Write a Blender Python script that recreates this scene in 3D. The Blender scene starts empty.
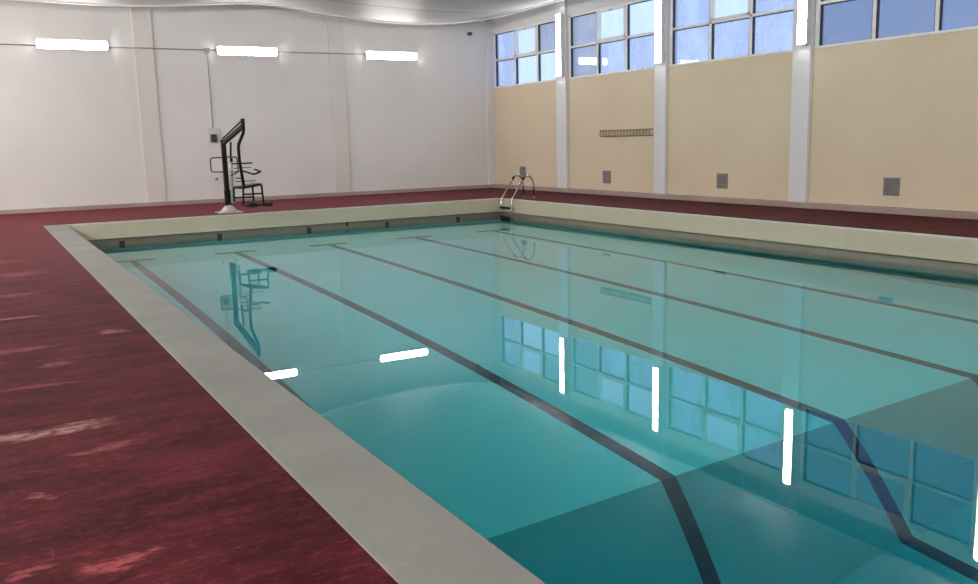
import bpy, bmesh, math, random
from mathutils import Vector, Matrix
S = bpy.context.scene
COL = S.collection
random.seed(7)
pi = math.pi

# ------------------------------------------------------------------ camera
YAW, PITCH, ROLL = math.radians(29.716), math.radians(9.671), math.radians(-1.402)
fwd = Vector((math.sin(YAW)*math.cos(PITCH), math.cos(YAW)*math.cos(PITCH), -math.sin(PITCH)))
rgt = Vector((math.cos(YAW), -math.sin(YAW), 0))
upv = rgt.cross(fwd)
r2 = rgt*math.cos(ROLL) + upv*math.sin(ROLL)
u2 = -rgt*math.sin(ROLL) + upv*math.cos(ROLL)
cd = bpy.data.cameras.new('camera')
cam = bpy.data.objects.new('camera', cd); COL.objects.link(cam)
M = Matrix.Identity(4)
for i in range(3):
    M[i][0], M[i][1], M[i][2] = r2[i], u2[i], -fwd[i]
M[0][3], M[1][3], M[2][3] = 0, 0, 1.5
cam.matrix_world = M
cd.sensor_fit = 'HORIZONTAL'; cd.sensor_width = 36; cd.lens = 36*889.49/978
cd.clip_start = 0.05; cd.clip_end = 200
S.camera = cam

# ------------------------------------------------------------------ sky, exposure
W = bpy.data.worlds.new('dusk_sky'); S.world = W; W.use_nodes = True
wn = W.node_tree; wn.nodes.clear()
wo = wn.nodes.new('ShaderNodeOutputWorld'); bg = wn.nodes.new('ShaderNodeBackground')
tc = wn.nodes.new('ShaderNodeTexCoord'); sp = wn.nodes.new('ShaderNodeSeparateXYZ')
rp = wn.nodes.new('ShaderNodeValToRGB')
rp.color_ramp.elements[0].position = 0.0; rp.color_ramp.elements[0].color = (0.40, 0.52, 0.82, 1)
rp.color_ramp.elements[1].position = 0.6; rp.color_ramp.elements[1].color = (0.40, 0.57, 0.98, 1)
wn.links.new(tc.outputs['Generated'], sp.inputs[0]); wn.links.new(sp.outputs['Z'], rp.inputs[0])
wn.links.new(rp.outputs[0], bg.inputs[0]); wn.links.new(bg.outputs[0], wo.inputs[0])
bg.inputs[1].default_value = 1.85
S.view_settings.view_transform = 'Standard'; S.view_settings.look = 'None'
S.view_settings.gamma = 1; S.view_settings.use_curve_mapping = False
S.view_settings.exposure = 0.0
TUBE, TUBE_ADDED = 52.0, 185.0   # brightness of the visible tubes, and of the stronger unseen ones added for evenness
S.cycles.use_denoising = True
S.cycles.max_bounces = 20; S.cycles.transmission_bounces = 14; S.cycles.glossy_bounces = 6
S.cycles.diffuse_bounces = 9; S.cycles.transparent_max_bounces = 16
S.cycles.sample_clamp_indirect = 12.0
S.cycles.blur_glossy = 1.0

# ------------------------------------------------------------------ key dimensions (metres)
XO, XI, XP, XR, XL = 1.124, 1.549, 11.89, 14.518, -5.0
YP, YB, YF, YN = 20.154, 24.875, -7.5, -4.9
ZL, ZW = -0.347, -0.502
ZROOF = 5.75

# ------------------------------------------------------------------ node helpers
def new_mat(name):
    m = bpy.data.materials.new(name); m.use_nodes = True
    m.node_tree.nodes.clear(); return m
class N:
    def __init__(s, m): s.t = m.node_tree
    def a(s, typ, ins=None, **kw):
        n = s.t.nodes.new(typ)
        for k, v in kw.items(): setattr(n, k, v)
        for k, v in (ins or {}).items():
            i = n.inputs[k]
            if isinstance(v, bpy.types.NodeSocket): s.t.links.new(v, i)
            else: i.default_value = v
        return n
    def pos(s, scale=(1,1,1), off=(0,0,0)):
        g = s.a('ShaderNodeNewGeometry')
        return s.a('ShaderNodeMapping', {'Vector': g.outputs['Position'], 'Scale': scale, 'Location': off}).outputs[0]
    def noise(s, vec, scale, detail=4, rough=.55):
        return s.a('ShaderNodeTexNoise', {'Vector': vec, 'Scale': scale, 'Detail': detail, 'Roughness': rough}).outputs['Fac']
    def ramp(s, f, lo, hi, a=0., b=1.):
        return s.a('ShaderNodeMapRange', {'Value': f, 'From Min': lo, 'From Max': hi, 'To Min': a, 'To Max': b}, clamp=True).outputs[0]
    def mix(s, f, a, b, mode='MIX'):
        n = s.a('ShaderNodeMix', data_type='RGBA', blend_type=mode)
        for k, v in ((0, f), (6, a), (7, b)):
            if isinstance(v, bpy.types.NodeSocket): s.t.links.new(v, n.inputs[k])
            else: n.inputs[k].default_value = (v if k == 0 else tuple(v)+(1,) if len(v) == 3 else v)
        return n.outputs[2]
    def math(s, op, a, b=0.):
        return s.a('ShaderNodeMath', {0: a, 1: b}, operation=op).outputs[0]
    def out(s, sh, vol=None):
        o = s.a('ShaderNodeOutputMaterial'); s.t.links.new(sh, o.inputs[0])
        if vol: s.t.links.new(vol, o.inputs[1])
    def pbr(s, col, rough=.6, metal=0., spec=.5, bump=None, bstr=.2, bdist=.01, emit=None, es=0.):
        n = s.a('ShaderNodeBsdfPrincipled', {'Roughness': rough, 'Metallic': metal, 'Specular IOR Level': spec})
        if isinstance(col, bpy.types.NodeSocket): s.t.links.new(col, n.inputs['Base Color'])
        else: n.inputs['Base Color'].default_value = tuple(col)+(1,)
        if bump is not None:
            b = s.a('ShaderNodeBump', {'Height': bump, 'Strength': bstr, 'Distance': bdist})
            s.t.links.new(b.outputs[0], n.inputs['Normal'])
        if emit:
            n.inputs['Emission Color'].default_value = tuple(emit)+(1,); n.inputs['Emission Strength'].default_value = es
        return n.outputs[0]

def plain(name, col, rough=.5, metal=0., var=.08, scale=6., spec=.5):
    m = new_mat(name); n = N(m)
    f = n.ramp(n.noise(n.pos(), scale), .3, .7)
    c = n.mix(f, [v*(1-var) for v in col], [min(1, v*(1+var)) for v in col])
    n.out(n.pbr(c, rough, metal, spec)); return m

# ------------------------------------------------------------------ materials
def mat_wall(name, a, b, stain=(0,0,0), bstr=.15):
    m = new_mat(name); n = N(m); p = n.pos()
    c = n.mix(n.ramp(n.noise(p, .55, 5), .35, .68), a, b)
    c = n.mix(n.ramp(n.noise(n.pos((1.2, 1.2, .35)), 1.6, 6, .65), .62, .8, 0, .25), c, stain)
    n.out(n.pbr(c, .75, 0, .25, n.noise(p, 60, 4), bstr, .004)); return m
M_back = mat_wall('white_wall_paint', (.68,.655,.64), (.735,.715,.70), (.60,.575,.55))
M_cream = mat_wall('cream_wall_paint', (.665,.545,.395), (.705,.59,.435), (.60,.50,.375))
M_side = mat_wall('side_wall_paint', (.66,.63,.6), (.7,.67,.64), (.58,.55,.52))
M_pil = mat_wall('pilaster_paint', (.68,.675,.685), (.72,.71,.72), (.6,.59,.59))
M_pilb = mat_wall('back_pilaster_paint', (.66,.62,.58), (.70,.665,.63), (.56,.53,.49))
M_roof = mat_wall('roof_paint', (.5,.5,.48), (.56,.55,.53), (.45,.44,.42))
M_skirt = mat_wall('skirting_paint', (.35,.26,.225), (.43,.33,.295), (.28,.18,.165))
M_frame = plain('window_frame_paint', (.80,.79,.78), .45, 0, .06, 9)
M_reveal = plain('window_gasket', (.05,.055,.07), .6)  # near-black for the painted shade in the window reveals

def mat_deck():
    m = new_mat('red_deck_coating'); n = N(m)
    p = n.pos()
    st = n.noise(n.pos((.9, 2.6, 1)), 1.7, 9, .68)
    fine = n.noise(n.pos((3.2, 6.5, 1)), 3.6, 8, .74)
    big = n.noise(p, .5, 4, .5)
    c = n.mix(n.ramp(st, .36, .64), (.032,.0032,.005), (.13,.013,.021))
    c = n.mix(n.ramp(big, .4, .7, 0, .5), c, (.115,.016,.022))
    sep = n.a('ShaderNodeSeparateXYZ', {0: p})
    far_sheen = n.math('MULTIPLY', n.ramp(sep.outputs['Y'], 9, 21.5), n.ramp(sep.outputs['X'], 14, 9))  # grazing sheen towards the far wall, painted into the coating colour
    c = n.mix(n.math('MULTIPLY', far_sheen, .75), c, (.265,.045,.065))
    wear = n.math('MULTIPLY', n.ramp(fine, .48, .70), n.ramp(st, .44, .62))
    c = n.mix(n.math('MULTIPLY', wear, .75), c, (.30,.075,.085))
    grain = n.noise(n.pos((1, 1.7, 1)), 15, 7, .78)
    c = n.mix(n.ramp(grain, .38, .6, .7, 0), c, (.05,.006,.009))
    c = n.mix(n.ramp(grain, .56, .72, 0, .45), c, (.34,.08,.09))
    # worn patches, each with a shape and a place of its own
    def patch(cx, cy, rx, ry, col, amt, ang=0.):
        nonlocal c
        g = n.a('ShaderNodeNewGeometry')
        w = n.a('ShaderNodeTexNoise', {'Vector': n.pos((1.5, 4, 1)), 'Scale': 2.2, 'Detail': 6.})
        off = n.a('ShaderNodeVectorMath', {0: w.outputs['Color'], 1: (.5,.5,.5)}, operation='SUBTRACT')
        sc = n.a('ShaderNodeVectorMath', {0: off.outputs[0], 1: (.5*rx+.25, .5*ry+.25, 0)}, operation='MULTIPLY')
        ad = n.a('ShaderNodeVectorMath', {0: g.outputs['Position'], 1: sc.outputs[0]}, operation='ADD')
        s1 = n.a('ShaderNodeVectorMath', {0: ad.outputs[0], 1: (cx, cy, 0)}, operation='SUBTRACT')
        s2 = n.a('ShaderNodeVectorMath', {0: s1.outputs[0], 1: (1/rx, 1/ry, 0)}, operation='MULTIPLY')
        ln = n.a('ShaderNodeVectorMath', {0: s2.outputs[0]}, operation='LENGTH').outputs['Value']
        f = n.math('MULTIPLY', n.ramp(ln, .45, 1.0, 1., 0.), n.ramp(fine, .40, .56))
        c = n.mix(n.math('MULTIPLY', f, amt), c, col)
    for a in PATCHES: patch(*a)
    # faint tile joints
    br = n.a('ShaderNodeTexBrick', {'Vector': n.pos(), 'Color1': (0,0,0,1), 'Color2': (0,0,0,1), 'Mortar': (1,1,1,1), 'Scale': 1.0,
             'Mortar Size': .004, 'Mortar Smooth': .5, 'Brick Width': .22, 'Row Height': .11})
    br.offset = .5
    jm = n.math('MULTIPLY', n.ramp(n.noise(p, 2.2, 3), .52, .7, 0, .35), br.outputs['Fac'])
    c = n.mix(jm, c, (.26,.06,.07))
    n.out(n.pbr(c, n.ramp(fine, .3, .7, .6, .75), 0, .09, fine, .3, .006)); return m
PATCHES = [(.35, 3.78, .30, .26, (.035,.005,.007), .75), (.1, 5.75, .5, .3, (.04,.006,.008), .6), (.75, 4.25, .34, .30, (.16,.022,.032), .55),
           (.16, 5.20, .44, .115, (.40,.20,.19), .95), (.40, 5.31, .13, .05, (.46,.17,.18), .95), (.30, 3.37, .17, .07, (.42,.09,.10), .95),
           (.285, 3.235, .10, .030, (.02,.004,.005), 1.), (.10, 4.21, .06, .05, (.42,.12,.13), .85), (.0, 3.46, .10, .035, (.40,.09,.10), .85),
           (.45, 3.42, .04, .02, (.42,.12,.13), .9), (.15, 9.12, .32, .09, (.42,.17,.18), .95), (.40, 6.9, .16, .10, (.34,.11,.12), .7),
           (.45, 4.75, .22, .05, (.34,.09,.10), .7), (.25, 6.3, .30, .07, (.32,.09,.10), .6), (.1, 7.6, .35, .10, (.34,.11,.12), .6),
           (.2, 10.6, .4, .12, (.36,.13,.14), .6), (.35, 12.4, .4, .25, (.36,.13,.14), .6), (.9, 7.9, .12, .10, (.42,.16,.16), .8), (-.3, 14., 1.0, .4, (.30,.10,.11), .6)]
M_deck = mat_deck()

def mat_coping():
    m = new_mat('grey_coping_stone'); n = N(m); p = n.pos()
    c = n.mix(n.ramp(n.noise(p, 1.3, 6, .6), .3, .7), (.225,.222,.205), (.29,.284,.262))
    c = n.mix(n.ramp(n.noise(n.pos((1, 1, 1)), 9, 6, .7), .58, .75, 0, .45), c, (.19,.19,.175))
    c = n.mix(n.ramp(n.noise(n.pos((1, 1, 1), (5, 3, 0)), 3, 5, .6), .6, .75, 0, .4), c, (.35,.33,.30))
    n.out(n.pbr(c, .7, 0, .3, n.noise(p, 40, 5), .3, .004)); return m
M_cop = mat_coping()

def mat_band(name, a, b, joint, w, h, off=(0,0,0)):
    """ceramic band with faint joints, same look on X and Y facing walls"""
    m = new_mat(name); n = N(m)
    g = n.a('ShaderNodeNewGeometry'); s = n.a('ShaderNodeSeparateXYZ', {0: g.outputs['Position']})
    xy = n.math('ADD', s.outputs['X'], s.outputs['Y'])
    v = n.a('ShaderNodeCombineXYZ', {0: xy, 1: s.outputs['Z'], 2: 0.}).outputs[0]
    br = n.a('ShaderNodeTexBrick', {'Vector': v, 'Color1': tuple(a)+(1,), 'Color2': tuple(b)+(1,), 'Mortar': tuple(joint)+(1,), 'Scale': 1.,
             'Mortar Size': .004, 'Brick Width': w, 'Row Height': h})
    br.offset = 0
    c = n.mix(n.ramp(n.noise(n.pos((1, 1, .5)), 2.2, 6, .6), .5, .78, 0, .3), br.outputs['Color'], [x*.72 for x in a])
    n.out(n.pbr(c, .45, 0, .4)); return m
M_creamband = mat_band('cream_edge_tiles', (.50,.43,.315), (.53,.46,.34), (.45,.395,.295), 1.25, 2.0)
M_tan = mat_band('tan_waterline_tiles', (.27,.22,.16), (.30,.25,.185), (.22,.185,.145), .25, .125)
M_lip = plain('pale_edge_stone', (.62,.585,.50), .6, 0, .12, 5)

def mat_pooltile(name, a, b):
    m = new_mat(name); n = N(m); p = n.pos()
    c = n.mix(n.ramp(n.noise(p, .7, 4), .3, .7), a, b)
    n.out(n.pbr(c, .5, 0, .3)); return m
M_tile = mat_pooltile('pale_pool_tiles', (.58,.90,.90), (.64,.94,.94)); M_deep = mat_pooltile('teal_deep_end_tiles', (.20,.53,.56), (.24,.58,.61))  # deep-end tiles darkened to paint in the dimness of the pit
M_lane = plain('navy_lane_tiles', (.006,.062,.10), .5, 0, .1, 6, .2)
M_utile = plain('teal_pool_wall_tiles', (.10,.21,.195), .5, 0, .08, 3, .3)

def mat_water():
    m = new_mat('pool_water'); n = N(m)
    b = n.noise(n.pos((1, 1, 1)), .9, 2, .4)
    bm = n.a('ShaderNodeBump', {'Height': b, 'Strength': .02, 'Distance': .02}).outputs[0]
    g = n.a('ShaderNodeBsdfGlass', {'Color': (1,1,1,1), 'Roughness': 0., 'IOR': 1.333})
    v = n.a('ShaderNodeVolumeAbsorption', {'Color': (.0, .93, .975, 1), 'Density': .46})
    n.out(g.outputs[0], v.outputs[0]); return m
M_water = mat_water()

def mat_tube(name, strength):
    m = new_mat(name); n = N(m)
    n.out(n.a('ShaderNodeEmission', {'Color': (1,.972,.942,1), 'Strength': strength}).outputs[0]); return m
M_tube = mat_tube('lit_tube_diffuser', TUBE); M_tube2 = mat_tube('new_tube_diffuser', TUBE_ADDED)
M_hous = plain('tube_light_housing', (.62,.62,.61), .45)
M_cap = plain('tube_light_cap', (.45,.45,.45), .45)

def mat_glass(name, tint, frost, fcol, scale=3.):
    m = new_mat(name); n = N(m)
    tr = n.a('ShaderNodeBsdfTransparent', {'Color': tuple(tint)+(1,)}).outputs[0]
    d1 = n.a('ShaderNodeBsdfTranslucent', {'Color': tuple(fcol)+(1,)}).outputs[0]
    d2 = n.a('ShaderNodeBsdfDiffuse', {'Color': (.62,.61,.60,1)}).outputs[0]
    df = n.a('ShaderNodeMixShader', {0: .5, 1: d1, 2: d2}).outputs[0]
    f = n.ramp(n.noise(n.pos((1, 1, .6)), scale*.6, 4, .6), .35, .7, frost[0], frost[1])
    mx = n.a('ShaderNodeMixShader', {0: f, 1: tr, 2: df}).outputs[0]
    gl = n.a('ShaderNodeBsdfGlossy', {'Color': (1,1,1,1), 'Roughness': .03}).outputs[0]
    bf = n.a('ShaderNodeNewGeometry').outputs['Backfacing']
    fr = n.a('ShaderNodeFresnel', {'IOR': n.ramp(bf, 0, 1, 1.5, 1/1.5)}).outputs[0]
    n.out(n.a('ShaderNodeMixShader', {0: fr, 1: mx, 2: gl}).outputs[0]); return m
M_gclear = mat_glass('clear_window_glass', (.95,.97,1), (.0,.12), (.55,.6,.66))
M_ghaze = mat_glass('hazy_window_glass', (.72,.76,.82), (.1,.55), (.40,.45,.54))
M_gdusk = mat_glass('dusky_window_glass', (.30,.34,.39), (.05,.4), (.16,.18,.21), 1.2)
M_gfrost = mat_glass('frosted_window_glass', (.5,.55,.6), (.5,.85), (.44,.47,.50), 1.5)

M_black = plain('dark_bronze_steel', (.011,.009,.009), .5, 0, .08, 6, .2)
M_pgreen = plain('pale_green_cylinder', (.42,.50,.46), .35, .2)
M_plinth = plain('pale_plinth', (.5,.47,.44), .6, 0, .2)
M_steel = plain('stainless_steel', (.62,.60,.56), .22, 1.0, .05)
M_step = plain('dark_step_rubber', (.010,.010,.011), .7, 0, .08, 6, .15)
M_grill = plain('grey_grille_paint', (.24,.225,.22), .5)
M_grilld = plain('grille_shadow_box', (.06,.055,.055), .7)
M_wood = plain('worn_wood', (.30,.235,.16), .6, 0, .25, 12)
M_box = plain('grey_switch_box', (.55,.54,.52), .5)
M_dark = plain('dark_plastic', (.03,.028,.028), .5)
M_cable = plain('grey_conduit', (.27,.26,.25), .5)

def mat_canopy():
    m = new_mat('white_canopy_membrane'); n = N(m)
    g = n.a('ShaderNodeNewGeometry'); s = n.a('ShaderNodeSeparateXYZ', {0: g.outputs['Position']})
    # welded seams every 1.96 m across the hall
    y = n.math('DIVIDE', n.math('SUBTRACT', s.outputs['Y'], 23.55), 1.96)
    fr = n.math('FRACT', n.math('ADD', y, 100.0))
    d = n.math('ABSOLUTE', n.math('SUBTRACT', fr, .5))
    seam = n.ramp(d, .472, .490)
    c = n.mix(n.ramp(n.noise(n.pos((.25, 1, 1)), 1.3, 5), .35, .7), (.41,.405,.40), (.49,.485,.475))
    c = n.mix(n.math('MULTIPLY', seam, .8), c, (.22,.215,.21))
    n.out(n.pbr(c, .55, 0, .35)); return m
M_can = mat_canopy()
M_hem = plain('white_hem_cord', (.84,.83,.80), .4, 0, .03)

# ------------------------------------------------------------------ mesh helpers
def box(bm, x0, x1, y0, y1, z0, z1, mi=0):
    vs = [bm.verts.new((x, y, z)) for x in (x0, x1) for y in (y0, y1) for z in (z0, z1)]
    for q in ((0,1,3,2), (4,6,7,5), (0,4,5,1), (2,3,7,6), (0,2,6,4), (1,5,7,3)):
        f = bm.faces.new([vs[i] for i in q]); f.material_index = mi
    return vs
def tube(bm, pts, r, seg=10, caps=True, mi=0, closed=False):
    pts = [Vector(p) for p in pts]; n = len(pts); rings = []
    rr = r if isinstance(r, (list, tuple)) else [r]*n
    t0 = (pts[1]-pts[0]).normalized()
    ref = Vector((0,0,1)) if abs(t0.z) < .9 else Vector((1,0,0))
    nx = t0.cross(ref).normalized()
    for i, p in enumerate(pts):
        if closed: t = (pts[(i+1) % n]-pts[i-1]).normalized()
        elif i == 0: t = t0
        elif i == n-1: t = (pts[i]-pts[i-1]).normalized()
        else: t = ((pts[i]-pts[i-1]).normalized()+(pts[i+1]-pts[i]).normalized()).normalized()
        nx = (nx-t*nx.dot(t)).normalized(); ny = t.cross(nx)
        rings.append([bm.verts.new(p+(nx*math.cos(2*pi*k/seg)+ny*math.sin(2*pi*k/seg))*rr[i]) for k in range(seg)])
    for i in range(n if closed else n-1):
        a, b = rings[i], rings[(i+1) % n]
        for k in range(seg):
            f = bm.faces.new((a[k], a[(k+1) % seg], b[(k+1) % seg], b[k])); f.smooth = True; f.material_index = mi
    if caps and not closed:
        for a in (rings[0][::-1], rings[-1]):
            f = bm.faces.new(a); f.material_index = mi
def rounded(pts, rad, steps=5):
    """round the corners of a polyline"""
    P = [Vector(p) for p in pts]; o = [P[0]]
    for i in range(1, len(P)-1):
        a = (P[i-1]-P[i]); b = (P[i+1]-P[i]); r = min(rad, a.length*.49, b.length*.49)
        p0 = P[i]+a.normalized()*r; p1 = P[i]+b.normalized()*r
        for k in range(steps+1):
            t = k/steps; o.append(p0*(1-t)**2+P[i]*2*t*(1-t)+p1*t*t)
    o.append(P[-1]); return o
def bar(bm, a, b, w, h):
    """square section bar from a to b"""
    a, b = Vector(a), Vector(b); t = (b-a).normalized()
    ref = Vector((0,0,1)) if abs(t.z) < .95 else Vector((0,1,0))
    x = t.cross(ref).normalized()*w/2; y = x.normalized().cross(t)*h/2
    q = [[bm.verts.new(p+sx*x+sy*y) for sx, sy in ((-1,-1),(1,-1),(1,1),(-1,1))] for p in (a, b)]
    for k in range(4): bm.faces.new((q[0][k], q[0][(k+1) % 4], q[1][(k+1) % 4], q[1][k]))
    bm.faces.new(q[0][::-1]); bm.faces.new(q[1])
def obj(name, bm, mats, parent=None, bevel=0., loc=None):
    bmesh.ops.recalc_face_normals(bm, faces=bm.faces)
    me = bpy.data.meshes.new(name); bm.to_mesh(me); bm.free()
    for m in (mats if isinstance(mats, (list, tuple)) else [mats]): me.materials.append(m)
    o = bpy.data.objects.new(name, me); COL.objects.link(o)
    if parent: o.parent = parent
    if loc: o.location = loc
    if bevel:
        md = o.modifiers.new('bevel', 'BEVEL'); md.width = bevel; md.segments = 2; md.limit_method = 'ANGLE'
    return o
def tag(o, label, cat, group=None):
    o['label'] = label; o['category'] = cat
    if group: o['group'] = group
    return o
def thing(name, label, cat, loc=(0,0,0), group=None):
    o = bpy.data.objects.new(name, None); COL.objects.link(o); o.location = loc
    o.empty_display_size = .1
    return tag(o, label, cat, group)
def struct(name, bm, mats, parent=None, bevel=0.):
    o = obj(name, bm, mats, parent, bevel)
    if not parent: o['kind'] = 'structure'
    return o
B = bmesh.new

# ------------------------------------------------------------------ deck, coping, pool shell
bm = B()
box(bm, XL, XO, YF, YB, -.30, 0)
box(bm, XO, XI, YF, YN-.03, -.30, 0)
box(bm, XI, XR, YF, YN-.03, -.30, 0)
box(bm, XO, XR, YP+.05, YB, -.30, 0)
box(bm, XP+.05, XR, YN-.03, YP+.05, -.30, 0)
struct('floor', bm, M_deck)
bm = B(); box(bm, XO, XI, YN-.03, YP+.05, -.33, .006); struct('coping_strip', bm, M_cop, None, .006)
bm = B()
box(bm, XI, XP+.05, YP, YP+.05, -.02, .004); box(bm, XP, XP+.05, YN-.03, YP, -.02, .004)
struct('trim_1', bm, M_lip)
bm = B(); box(bm, XI-.05, XP, YP, YP+.30, ZL, -.02); struct('trim_2', bm, M_creamband)
bm = B(); box(bm, XP, XP+.30, YN-.03, YP+.30, ZL, -.02); struct('trim_3', bm, M_creamband)

# pool basin: depth below the water along the length of the pool
RC = .22                      # how far the pool wall sits back under the edge
PROF = [(YP+RC+.02, .80), (18.2, .86), (15, 1.05), (12, 1.22), (9.5, 1.37), (7.5, 1.50), (5.05, 1.65), (4.33, 3.3), (YN, 3.3)]
LANES = [2.47, 4.45, 6.42, 8.43, 10.45]; HW = .074; TY = 18.2
def depth_at(y):
    for (y0, d0), (y1, d1) in zip(PROF, PROF[1:]):
        if y1 <= y <= y0: return d0+(d1-d0)*(y0-y)/(y0-y1)
    return PROF[-1][1]
bm = B()
x0, x1 = XI-.03, XP+RC+.02
xs = [x0, x1]
for L in LANES: xs += [L-HW, L+HW, L-.42, L+.42]
xs = sorted(set(round(x, 4) for x in xs))
ys = sorted(set([p[0] for p in PROF]+[TY, TY-.21, -3.2, 5.0, 4.4]), reverse=True)
grid = [[bm.verts.new((x, y, ZW-depth_at(y))) for x in xs] for y in ys]
for j in range(len(ys)-1):
    for i in range(len(xs)-1):
        f = bm.faces.new((grid[j][i], grid[j][i+1], grid[j+1][i+1], grid[j+1][i]))
        xc, yc = (xs[i]+xs[i+1])/2, (ys[j]+ys[j+1])/2
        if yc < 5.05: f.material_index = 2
        for L in LANES:
            if abs(xc-L) < HW and -3.2 < yc < TY or abs(xc-L) < .42 and TY-.21 < yc < TY: f.material_index = 1
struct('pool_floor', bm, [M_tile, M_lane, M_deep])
zb, zs = -4.2, -.345          # bottom of the walls, top of the tiles under the edge
MARKX = [2.61, 4.67, 6.76, 8.77, 10.76]
def pwall(name, x0, x1, y0, y1, top, extra=None):
    bm = B(); box(bm, x0, x1, y0, y1, -.64, top, 1); box(bm, x0, x1, y0, y1, zb, -.64, 0)
    if extra: extra(bm)
    struct(name, bm, [M_utile, M_tan, M_dark])
def marks(bm):
    for x in MARKX: box(bm, x-.055, x+.055, YP+RC-.003, YP+RC+.005, -1.3, -.43, 2)
pwall('pool_wall_far', XI-.3, XP+RC+.2, YP+RC, YP+RC+.2, zs, marks)
pwall('pool_wall_right', XP+RC, XP+RC+.2, YN, YP+RC, zs)
pwall('pool_wall_left', XI-.3, XI-.03, YN, YP+RC, -.33)
pwall('pool_wall_near', XI-.3, XP+RC+.2, YN-.3, YN, -.30)
# the water, one closed body
bm = B(); box(bm, XI-.033, XP+RC+.003, YN-.003, YP+RC+.003, -3.95, ZW)
w = obj('pool_water', bm, M_water); tag(w, 'still turquoise water filling the swimming pool', 'water'); w['kind'] = 'stuff'

# ------------------------------------------------------------------ walls
bm = B(); box(bm, XL-.2, XR+.25, YB, YB+.25, -.3, ZROOF); struct('wall_back', bm, M_back)
bm = B(); box(bm, XL-.2, XL, YF-.2, YB, -.3, ZROOF); struct('wall_left', bm, M_side)
bm = B(); box(bm, XL, XR+.25, YF-.2, YF, -.3, ZROOF); struct('wall_front', bm, M_side)
bm = B(); box(bm, XL-.2, XR+.25, YF-.2, YB+.25, ZROOF, ZROOF+.15); struct('ceiling', bm, M_roof)
PY = [(20.72, 21.19), (16.60, 17.00), (12.37, 12.81), (8.06, 8.50), (3.87, 4.33), (-.32, .14), (-4.51, -4.05)]
LY = [20.87, 16.73, 12.49, 8.27, 4.08, -.11, -4.3]
ends = [YB]+[v for a, b in PY for v in (b, a)]+[YF]
bays = [(ends[i+1], ends[i]) for i in range(0, len(ends), 2)]
ZB, ZT = 3.11, 4.80
bm = B(); box(bm, XR, XR+.25, YF, YB, -.3, ZB); struct('wall_right', bm, M_cream)
bm = B(); box(bm, XR-.02, XR+.25, YF, YB, ZT, ZROOF)
for a, b in PY: box(bm, XR, XR+.25, a, b, ZB, ZT)
struct('trim_4', bm, M_pil)
for i, (a, b) in enumerate(PY):
    bm = B(); box(bm, XR-.10, XR, a, b, 0, ZROOF); struct('pilaster' if i == 0 else 'pilaster.%03d' % i, bm, M_pil, None, .008)
for i, (a, b) in enumerate(((3.905, 4.378), (9.133, 9.58), (-1.35, -.9))):
    bm = B(); box(bm, a, b, YB-.045, YB, 0, ZROOF); struct('back_pilaster', bm, M_pilb, None, .006)
bm = B(); box(bm, 14.27, XR, YB-.05, YB, 0, ZROOF); struct('corner_pilaster', bm, M_pil, None, .006)
# skirting
bm = B(); box(bm, XL, XR, YB-.065, YB, 0, .105); struct('baseboard_back', bm, M_skirt, None, .008)
bm = B(); box(bm, XR-.115, XR, YF, YB-.06, 0, .12); struct('baseboard_right', bm, M_skirt, None, .01)
bm = B(); box(bm, XL, XL+.05, YF, YB-.06, 0, .1); struct('baseboard_left', bm, M_skirt)

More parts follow.
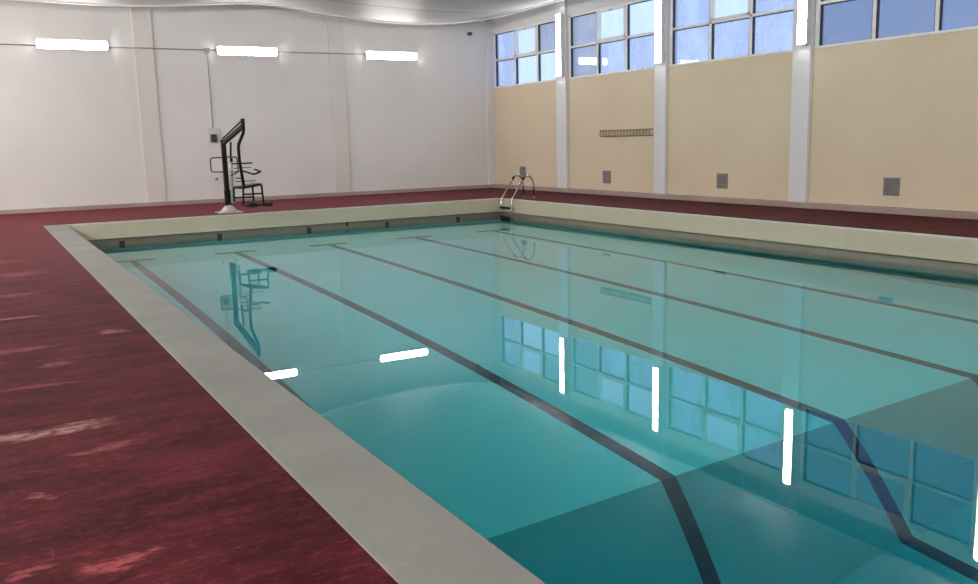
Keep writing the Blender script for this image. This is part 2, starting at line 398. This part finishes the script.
# windows: one in every bay, three panes wide and two high
GL = [[1,0,2, 1,0,0], [2,0,0, 2,1,1], [1,0,1, 1,1,1], [3,3,3, 3,3,3]]
MULL = [(23.50, 22.27, 3.955), (19.40, 18.20, 3.955), (15.24, 14.04, 3.955), (11.04, 9.80, 3.955)]
for i, (a, b) in enumerate(bays):
    e0, e1 = (a+.02, b-.02)
    if i == 0: e1 = b-.12
    m1, m2, zm = MULL[i] if i < 4 else (b-(b-a)*.335, b-(b-a)*.665, 3.955)
    XF = XR+.03
    root = bpy.data.objects.new('window_%d' % (i+1), None); COL.objects.link(root)
    root.location = (XF, (e0+e1)/2, ZB); root['kind'] = 'structure'
    oy = (e0+e1)/2
    T = lambda bm: [setattr(v, 'co', v.co-Vector((XF, oy, ZB))) for v in bm.verts]
    fw = .075
    bm = B()
    box(bm, XF-.04, XF+.08, e0, e0+fw, ZB, ZT); box(bm, XF-.04, XF+.08, e1-fw-.02, e1, ZB, ZT)
    box(bm, XF-.05, XF+.08, e0, e1, ZB, ZB+.045); box(bm, XF-.04, XF+.08, e0, e1, ZT-.06, ZT)
    for my in (m1, m2): box(bm, XF-.03, XF+.07, my-.038, my+.038, ZB, ZT)
    box(bm, XF-.03, XF+.07, e0, e1, zm-.03, zm+.03)
    T(bm); obj('window_frame', bm, M_frame, root, .006)
    bm = B()
    cs = [(m1+.038, e1-fw-.02), (m2+.038, m1-.038), (e0+fw, m2-.038)]
    g = GL[i % 4]
    for k in range(6):
        y0, y1 = cs[k % 3]; z0, z1 = ((zm+.03, ZT-.06) if k < 3 else (ZB+.045, zm-.03))
        if k == 1: continue
        vs = [bm.verts.new(p) for p in ((XF+.045, y0-.01, z0-.01), (XF+.045, y1+.01, z0-.01), (XF+.045, y1+.01, z1+.01), (XF+.045, y0-.01, z1+.01))]
        bm.faces.new(vs).material_index = (GL[i % 4][k]-0)
    T(bm); obj('window_panes', bm, [M_gclear, M_ghaze, M_gfrost, M_gdusk], root)
    # opening hopper sash in the upper middle
    bm = B(); y0, y1 = cs[1]; z0, z1 = zm+.03, ZT-.06; q = .05
    for bx in ((y0, y0+q, z0, z1), (y1-q, y1, z0, z1), (y0, y1, z0, z0+q), (y0, y1, z1-q, z1)): box(bm, XF-.05, XF+.03, *bx)
    T(bm); sash = obj('opening_sash', bm, M_frame, root, .005)
    bm = B(); bm.faces.new([bm.verts.new(p) for p in ((XF, y0, z0), (XF, y1, z0), (XF, y1, z1), (XF, y0, z1))])
    T(bm); obj('sash_pane', bm, [M_gclear if i < 3 else M_gdusk], sash)
    bm = B(); box(bm, XF-.075, XF-.05, (y0+y1)/2-.06, (y0+y1)/2+.06, z1-.055, z1-.02)
    T(bm); obj('sash_latch', bm, M_cap, sash)
    # dark strips painting in the shade of the reveals around each pane
    bm = B()
    for k in range(6):
        y0, y1 = cs[k % 3]; z0, z1 = ((zm+.03, ZT-.06) if k < 3 else (ZB+.045, zm-.03))
        s = .016; x0_, x1_ = (XF-.02, XF+.044) if k != 1 else (XF+.031, XF+.06)
        for bx in ((y1-s, y1, z0, z1), (y0, y0+s, z0, z1), (y0, y1, z1-s, z1)): box(bm, x0_, x1_, *bx)
    T(bm); obj('pane_seal', bm, M_reveal, root)

# ------------------------------------------------------------------ suspended canopy ceiling
HEM = [(-9, 4.93), (1.84, 4.91), (2.8, 4.89), (3.76, 4.90), (4.6, 4.95), (5.31, 5.02), (6.31, 5.11), (6.87, 5.12), (7.6, 5.08), (8.6, 4.93),
       (9.74, 4.84), (10.72, 4.79), (11.65, 4.81), (12.45, 4.86), (13.28, 4.99), (13.9, 5.06)]
def hz(x):
    for (a, za), (b, zb_) in zip(HEM, HEM[1:]):
        if a <= x <= b:
            t = (x-a)/(b-a); return za+(zb_-za)*t
    return 5.0
def hzs(x): return sum(hz(x+k*.12) for k in range(-3, 4))/7
CX0, CX1, CY0, CY1, CR = -4.4, 13.62, -6.8, 23.45, .75
def can_z(x, y):
    d = max(0, CY1-y); f = math.exp(-d/3.5)
    side = max(0, 1-(CX1-x)/1.0)
    z = 4.97+(hzs(x)-4.97)*f
    sag = .035*math.sin(pi*((y-23.45)/1.96 % 1))*(1-f*.6)
    return z-sag*(1-side)+(.09*side)*(1-f)
nx_, ny_ = 90, 124
xs = [CX0+(CX1-CX0)*i/nx_ for i in range(nx_+1)]; ys = [CY0+(CY1-CY0)*j/ny_ for j in range(ny_+1)]
def corner(x, y):
    """pull the outline in to rounded corners"""
    for cx, sx in ((CX1-CR, 1), (CX0+CR, -1)):
        for cy, sy in ((CY1-CR, 1), (CY0+CR, -1)):
            dx, dy = (x-cx)*sx, (y-cy)*sy
            if dx > 0 and dy > 0:
                m_, l_ = max(dx, dy), math.hypot(dx, dy)
                k = m_/l_ if l_ else 1
                return cx+sx*dx*k, cy+sy*dy*k
    return x, y
canopy = thing('ceiling_canopy', 'white fabric canopy hung below the roof with a scalloped hem', 'canopy', (4.5, 8, 4.97))
OFF = Vector((4.5, 8, 4.97))
bm = B(); g = []
for y in ys:
    row = []
    for x in xs:
        X, Y = corner(x, y); row.append(bm.verts.new(Vector((X, Y, can_z(X, Y)))-OFF))
    g.append(row)
for j in range(ny_):
    for i in range(nx_):
        f = bm.faces.new((g[j][i], g[j][i+1], g[j+1][i+1], g[j+1][i])); f.smooth = True
memb = obj('membrane', bm, M_can, canopy)
md = memb.modifiers.new('solid', 'SOLIDIFY'); md.thickness = .006
ring = [(x, CY0) for x in xs]+[(CX1, y) for y in ys[1:]]+[(x, CY1) for x in xs[::-1][1:]]+[(CX0, y) for y in ys[::-1][1:-1]]
bm = B(); pts = []
for x, y in ring:
    X, Y = corner(x, y); pts.append(Vector((X, Y, can_z(X, Y)+.0))-OFF)
tube(bm, pts, .042, 8, False, 0, True)
obj('hem_cord', bm, M_hem, canopy)

# ------------------------------------------------------------------ fluorescent lights
def make_light(name, label, L, group, mt=M_tube):
    """tube light along local X, back plate at local y=0, diffuser towards -y"""
    r = thing(name, label, 'light', (0,0,0), group)
    bm = B(); box(bm, -L/2, L/2, -.03, 0, -.07, .07)
    box(bm, -L/2, L/2, -.129, 0, .108, .116); box(bm, -L/2, L/2, -.129, 0, -.116, -.108); box(bm, -L/2, L/2, -.04, -.03, -.11, .11)  # rims added to shield the wall and canopy from the diffuser
    obj('housing', bm, M_hous, r, .002)
    bm = B()
    prof = [(-.10, -.106), (-.122, -.10), (-.138, -.06), (-.143, 0), (-.138, .06), (-.122, .10), (-.10, .106)]
    AA = [[bm.verts.new((x, y+.012*(1-q), z*q)) for y, z in prof] for x, q in ((-L/2+.015, .6), (-L/2+.03, .85), (-L/2+.06, 1), (L/2-.06, 1), (L/2-.03, .85), (L/2-.015, .6))]
    for A0, A1 in zip(AA, AA[1:]):
        for k in range(len(prof)-1):
            bm.faces.new((A0[k], A0[k+1], A1[k+1], A1[k])).smooth = True
    bm.faces.new(AA[0][::-1]); bm.faces.new(AA[-1])
    obj('diffuser', bm, mt, r)
    for s in (-1, 1):
        bm = B(); xa, xb = sorted((s*(L/2-.03), s*(L/2+.012)))
        box(bm, xa, xb, -.10, 0, -.098, .098); obj('end_cap', bm, M_cap, r, .02)
    return r
def copy_tree(o, parent=None):
    c = o.copy(); COL.objects.link(c)
    if parent: c.parent = parent
    for ch in list(o.children): copy_tree(ch, c)
    return c
GB, GR = 'horizontal tube lights on the white back wall', 'upright tube lights on the window pilasters'
first = make_light('tube_light', 'lit tube light on the white wall, leftmost of the three', 1.62, GB)
specs = [(2.47, 'lit tube light on the white wall, leftmost of the three'), (6.80, 'lit tube light on the white wall above the pool lift, middle of three'),
         (11.05, 'lit tube light on the white wall nearest the windows, rightmost of three')]
for i, (x, lab) in enumerate(specs):
    o = first if i == 0 else copy_tree(first)
    o.location = (x, YB, (4.075, 4.035, 4.02)[i]); o['label'] = lab
labs = ['lit upright tube light on the farthest window pilaster, beside the corner window', 'lit upright tube light on the second window pilaster from the far corner',
        'lit upright tube light on the pilaster nearest the camera, cut by the photo top']
src = make_light('tube_light', labs[0], 1.66, GR)
for i, (a, b) in enumerate(PY):
    o = src if i == 0 else copy_tree(src)
    o.rotation_euler = (0, pi/2, 0)
    # local x -> down, local -y -> towards the pool
    o.matrix_world = Matrix(((0, 1, 0, XR-.10), (0, 0, 1, LY[i]), (1, 0, 0, 4.03), (0, 0, 0, 1)))
    o['label'] = labs[i] if i < 3 else 'lit upright tube light on a pilaster outside the photo to the right'
GLW = 'tube lights on the left wall'
spare = None
for i, y in enumerate((22.6, 19.8, 17.0, 14.2, 11.4, 8.2, 4.4, .6)):  # unseen strong lamps, added to even out the light in the hall
    if spare is None: spare = make_light('tube_light', '', 1.62, GLW, M_tube2)
    o = spare if i == 0 else copy_tree(spare)
    o['label'] = 'lit tube light on the left wall outside the photo'
    o.matrix_world = Matrix(((0, -1, 0, XL), (1, 0, 0, y), (0, 0, 1, 4.03), (0, 0, 0, 1)))
for i, x in enumerate((-1, 3, 7, 11)):  # more added lamps out of view, for the same even light
    o = copy_tree(spare); o['group'] = 'tube lights on the near end wall'
    o['label'] = 'lit tube light on the end wall behind the camera'
    o.matrix_world = Matrix(((-1, 0, 0, x), (0, -1, 0, YF), (0, 0, 1, 4.03), (0, 0, 0, 1)))

# ------------------------------------------------------------------ conduits and boxes on the back wall
def conduit(label, pts, r=.014):
    bm = B(); p0 = Vector(pts[0]); tube(bm, [Vector(p)-p0 for p in pts], r, 8)
    tag(obj('conduit', bm, M_cable, None, 0, p0), label, 'conduit')
yc = YB-.018
conduit('grey conduit running left from the leftmost wall light out of the photo', [(XL, yc, 4.06), (1.64, yc, 4.05)])
conduit('grey conduit between the leftmost wall light and the junction box', [(3.30, yc, 4.05), (3.88, yc, 4.05), (3.92, yc-.05, 4.05), (4.36, yc-.05, 4.05), (4.40, yc, 4.05), (5.66, yc, 4.05)])
conduit('short grey conduit between the junction box and the middle wall light', [(5.80, yc, 4.05), (5.97, yc, 4.05)])
conduit('grey conduit between the middle and the right wall lights', [(7.63, yc, 4.05), (9.11, yc, 4.05), (9.15, yc-.05, 4.05), (9.56, yc-.05, 4.05), (9.6, yc, 4.05), (10.22, yc, 4.05)])
conduit('thin grey conduit dropping from the junction box to the switch box', [(5.735, yc, 3.96), (5.735, yc, 2.0)], .010)
bm = B(); box(bm, -.06, .06, -.06, 0, -.07, .07); jb = obj('junction_box', bm, M_cable, None, .01, (5.735, YB, 4.03))
tag(jb, 'small grey junction box on the conduit left of the middle wall light', 'junction box')
sb = thing('switch_box', 'pale switch box with dark front on the white wall above the pool lift', 'switch box', (5.75, YB, 1.78))
bm = B(); box(bm, -.14, .16, -.05, 0, -.17, .22); obj('back_plate', bm, M_box, sb, .01)
bm = B(); box(bm, -.10, .06, -.10, -.05, -.15, .06); obj('dark_cover', bm, M_dark, sb, .008)
sk = thing('wall_socket', 'small pale socket low on the white wall behind the pool lift', 'socket', (5.73, YB, .62))
bm = B(); box(bm, -.10, .10, -.03, 0, -.12, .12); obj('plate', bm, M_back, sk, .008)
bm = B(); box(bm, -.035, .035, -.06, -.03, -.02, .06); obj('plug', bm, M_cable, sk, .006)
bm = B(); box(bm, -.06, .06, -.10, 0, -.045, .045)
bm2 = B(); tube(bm2, [(0, -.10, 0), (0, -.14, 0)], .035, 12)
cm = thing('wall_sensor', 'tiny black sensor high on the white wall near the corner', 'sensor', (13.71, YB, 4.75))
obj('body', bm, M_dark, cm, .01); obj('lens', bm2, M_dark, cm)

# ------------------------------------------------------------------ grilles and hook rack on the cream wall
def make_grille(label):
    r = thing('vent_grille', label, 'vent', (0,0,0), 'square vent grilles low on the cream wall')
    s = .165
    bm = B()
    for a in ((-s, s, s-.022, s), (-s, s, -s, -s+.022), (-s, -s+.022, -s, s), (s-.022, s, -s, s)): box(bm, -.022, 0, *a)
    obj('frame', bm, M_grill, r, .004)
    bm = B(); box(bm, -.004, 0, -s+.01, s-.01, -s+.01, s-.01); obj('backing', bm, M_grilld, r)
    bm = B()
    for k in range(7):
        z = -s+.045+k*.040
        vs = [bm.verts.new(p) for p in ((-.005, -s+.02, z+.018), (-.005, s-.02, z+.018), (-.022, s-.02, z-.010), (-.022, -s+.02, z-.010))]
        bm.faces.new(vs)
    sl = obj('slats', bm, M_grill, r); md = sl.modifiers.new('solid', 'SOLIDIFY'); md.thickness = .004
    return r
gs = [(23.17, .53, 'square grey vent grille low on the cream wall behind the pool ladder'),
      (18.99, .47, 'square grey vent grille low on the cream wall below the hook rack'),
      (14.77, .48, 'square grey vent grille low on the cream wall between the second and third tube lights'),
      (10.50, .49, 'square grey vent grille low on the cream wall, nearest the camera'),
      (6.3, .49, 'square grey vent grille on the cream wall outside the photo')]
g0 = None
for y, z, lab in gs[:4]:
    o = g0 = make_grille(lab) if g0 is None else g0
    if y != gs[0][0]: o = copy_tree(g0)
    o.location = (XR, y, z); o['label'] = lab
rk = thing('hook_rack', 'long slim wall rack with a row of pegs on the cream wall', 'rack', (XR, 18.20, 1.60))
bm = B(); box(bm, -.028, 0, -1.05, 1.05, .065, .095); obj('top_rail', bm, M_wood, rk, .004)
bm = B(); box(bm, -.028, 0, -1.05, 1.05, -.09, -.055); obj('bottom_rail', bm, M_wood, rk, .004)
for k in range(17):
    y = -1.0+k*.125
    bm = B(); tube(bm, rounded([(-.015, y+.02, .075), (-.07, y, .03), (-.075, y-.015, -.05), (-.03, y-.02, -.085)], .03, 3), .014, 6)
    obj('peg', bm, M_wood, rk)

# ------------------------------------------------------------------ pool ladder
ld = thing('pool_ladder', 'stainless steel pool ladder with dark steps at the far right corner', 'ladder', (12.0, 19.65, 0))
O = Vector((12.0, 19.65, 0))
def rail_pts(y):
    return rounded([(XP-.10, y, -1.25), (XP-.10, y, -.05), (XP+.20, y, .40), (XP+.33, y, .575), (XP+.50, y, .58), (XP+.59, y, .42), (XP+.60, y, .0)], .14, 6)
for y in (19.42, 19.92):
    bm = B(); tube(bm, [p-O for p in rail_pts(y)], .021, 12); rl = obj('rail', bm, M_steel, ld)
    bm = B(); tube(bm, [Vector((XP+.60, y, .0))-O, Vector((XP+.60, y, .012))-O], .05, 16); obj('flange', bm, M_steel, rl)
    bm = B(); tube(bm, [Vector((XP+.262, y, .485))-O, Vector((XP+.312, y, .55))-O], .031, 12); obj('clamp', bm, M_black, rl)
    for z in (-.28, -1.2):
        bm = B(); tube(bm, [Vector((XP-.10, y, z))-O, Vector((XP+(0 if z > -1 else RC), y, z))-O], .018, 10); obj('wall_bracket', bm, M_steel, rl)
for z in (-.21, -.46, -.72, -.98):
    bm = B(); box(bm, XP-.14-O.x, XP-.06-O.x, 19.42-O.y, 19.92-O.y, z-.035, z+.015); obj('step', bm, M_step, ld, .006)

# ------------------------------------------------------------------ pool lift
PL = Vector((5.05, 20.9, 0))
lf = thing('pool_lift', 'dark steel pool lift with seat on a raised arm, standing by the far edge', 'pool lift', PL)
def part(name, fn, mat, parent=lf, bevel=0.):
    bm = B(); fn(bm)
    for v in bm.verts: v.co -= PL
    return obj(name, bm, mat, parent, bevel)
def base(bm):
    box(bm, 4.78, 5.32, 20.66, 21.14, 0, .02)
    tube(bm, [(5.05, 20.9, .02), (5.05, 20.9, .06), (5.05, 20.9, .17)], [.22, .17, .07], 20)
part('base_plate', base, M_plinth)
part('mast', lambda bm: bar(bm, (5.04, 20.9, .10), (5.03, 20.9, 1.66), .10, .10), M_black, lf, .008)
part('mast_foot', lambda bm: bar(bm, (5.04, 20.9, .14), (5.04, 20.9, .52), .125, .12), M_black, lf, .01)
ac = part('actuator', lambda bm: tube(bm, [(5.13, 20.80, .22), (5.13, 20.78, .95), (5.12, 20.7, 1.18)], [.045, .045, .04], 12), M_pgreen)
part('piston', lambda bm: tube(bm, [(5.12, 20.7, 1.15), (5.10, 20.50, 1.60)], .022, 10), M_black, ac)
arm = part('arm', lambda bm: bar(bm, (5.03, 20.95, 1.57), (5.05, 19.14, 1.93), .075, .095), M_black, lf, .008)
part('arm_strut', lambda bm: tube(bm, [(5.03, 20.95, 1.68), (5.05, 19.16, 2.05)], .018, 8), M_black, arm)
part('arm_head', lambda bm: bar(bm, (5.05, 19.16, 2.08), (5.05, 19.16, 1.82), .07, .07), M_black, arm, .008)
part('hanger', lambda bm: tube(bm, rounded([(5.05, 19.16, 1.93), (5.06, 19.18, 1.80), (5.035, 19.6, 1.53), (5.06, 19.7, 1.21), (5.14, 19.78, .64)], .08, 4), .034, 10), M_black)
part('handle_loop', lambda bm: tube(bm, rounded([(5.0, 20.9, 1.26), (4.72, 20.9, 1.26), (4.71, 20.9, .94), (5.01, 20.9, .93)], .06, 5), .014, 8), M_black)
part('side_rail', lambda bm: tube(bm, rounded([(5.06, 20.85, 1.27), (5.16, 20.3, 1.27), (5.15, 20.2, .94), (5.0, 20.3, .86)], .05, 4), .014, 8), M_black)
part('control_knob', lambda bm: tube(bm, [(5.12, 20.62, 1.16), (5.12, 20.62, 1.24)], .03, 12), M_black)
def ybar(name, a, b, r=.014): part(name, lambda bm: tube(bm, [a, b], r, 8), M_black)
ybar('back_bar', (4.93, 19.86, 1.13), (5.38, 19.86, 1.135), .016)
ybar('back_bar', (4.98, 19.86, 1.03), (5.35, 19.86, 1.04), .008)
ybar('back_bar', (4.89, 19.86, .95), (5.24, 19.86, .96), .009)
ybar('back_bar', (4.98, 19.82, .82), (5.13, 19.80, .80), .012)
ybar('back_bar', (4.98, 19.82, .74), (5.41, 19.80, .745), .009)
part('armrest', lambda bm: tube(bm, rounded([(5.10, 19.62, .97), (5.25, 19.3, .90), (5.44, 19.4, .955), (5.38, 19.72, .995)], .05, 4), .019, 8), M_black)
st = part('seat', lambda bm: None or [bm.faces.new([bm.verts.new(p) for p in q]) for q in (
    [(5.02,20.2,.575),(5.10,19.7,.575),(5.51,19.7,.635),(5.44,20.2,.635)], [(5.02,20.2,.62),(5.10,19.7,.63),(5.51,19.7,.69),(5.44,20.2,.68)],
    [(5.02,20.2,.575),(5.10,19.7,.575),(5.10,19.7,.63),(5.02,20.2,.62)], [(5.10,19.7,.575),(5.51,19.7,.635),(5.51,19.7,.69),(5.10,19.7,.63)],
    [(5.51,19.7,.635),(5.44,20.2,.635),(5.44,20.2,.68),(5.51,19.7,.69)], [(5.44,20.2,.635),(5.02,20.2,.575),(5.02,20.2,.62),(5.44,20.2,.68)])], M_black)
for a, b in (((5.02,20.2,.6),(5.01,20.2,.28)), ((5.10,19.7,.6),(5.08,19.7,.2)), ((5.51,19.7,.66),(5.535,19.7,.2)), ((5.44,20.2,.65),(5.45,20.2,.28))):
    part('leg', lambda bm: tube(bm, [a, b], .022, 8), M_black, lf)
for a, b in (((5.015,20.2,.37),(5.445,20.2,.37)), ((5.09,19.7,.46),(5.53,19.7,.46))):
    part('cross_bar', lambda bm: tube(bm, [a, b], .019, 8), M_black, lf)
def foot(bm):
    for a, b in (((5.05,19.62,.22),(5.64,19.62,.225)), ((5.05,19.45,.22),(5.64,19.45,.225))): tube(bm, [a, b], .017, 8)
    for x in (5.08, 5.24, 5.44, 5.6): tube(bm, [(x, 19.72, .22), (x, 19.42, .225)], .016, 8)
part('footrest', foot, M_black)
for x in (5.22, 5.56):
    part('foot_pad', lambda bm: box(bm, x-.07, x+.09, 19.42, 19.66, .185, .275), M_black, lf, .01)

# ------------------------------------------------------------------ small fittings on the pool walls
an = thing('rope_anchor', 'small dark anchor on the far pool wall just above the water', 'anchor', (7.72, YP+RC, -.41))
bm = B(); box(bm, -.03, .03, -.02, 0, -.05, .05); obj('plate', bm, M_dark, an, .006)
bm = B(); tube(bm, [(-.02, -.02, 0), (-.015, -.05, 0), (.015, -.05, 0), (.02, -.02, 0)], .008, 6); obj('eye', bm, M_steel, an)
for y, z, lab in ((8.07, -1.50, 'small dark inlet on the right pool wall under the water, nearer the camera'),
                  (14.95, -1.46, 'small dark inlet on the right pool wall under the water, nearer the ladder')):
    r = thing('water_inlet', lab, 'inlet', (XP+RC, y, z), 'dark inlets in the right pool wall')
    bm = B(); box(bm, -.02, 0, -.13, .13, -.05, .05); obj('frame', bm, M_dark, r, .006)
    bm = B()
    for k in range(3): box(bm, -.026, -.02, -.11, .11, -.032+k*.026, -.022+k*.026)
    obj('louvre', bm, M_grilld, r)
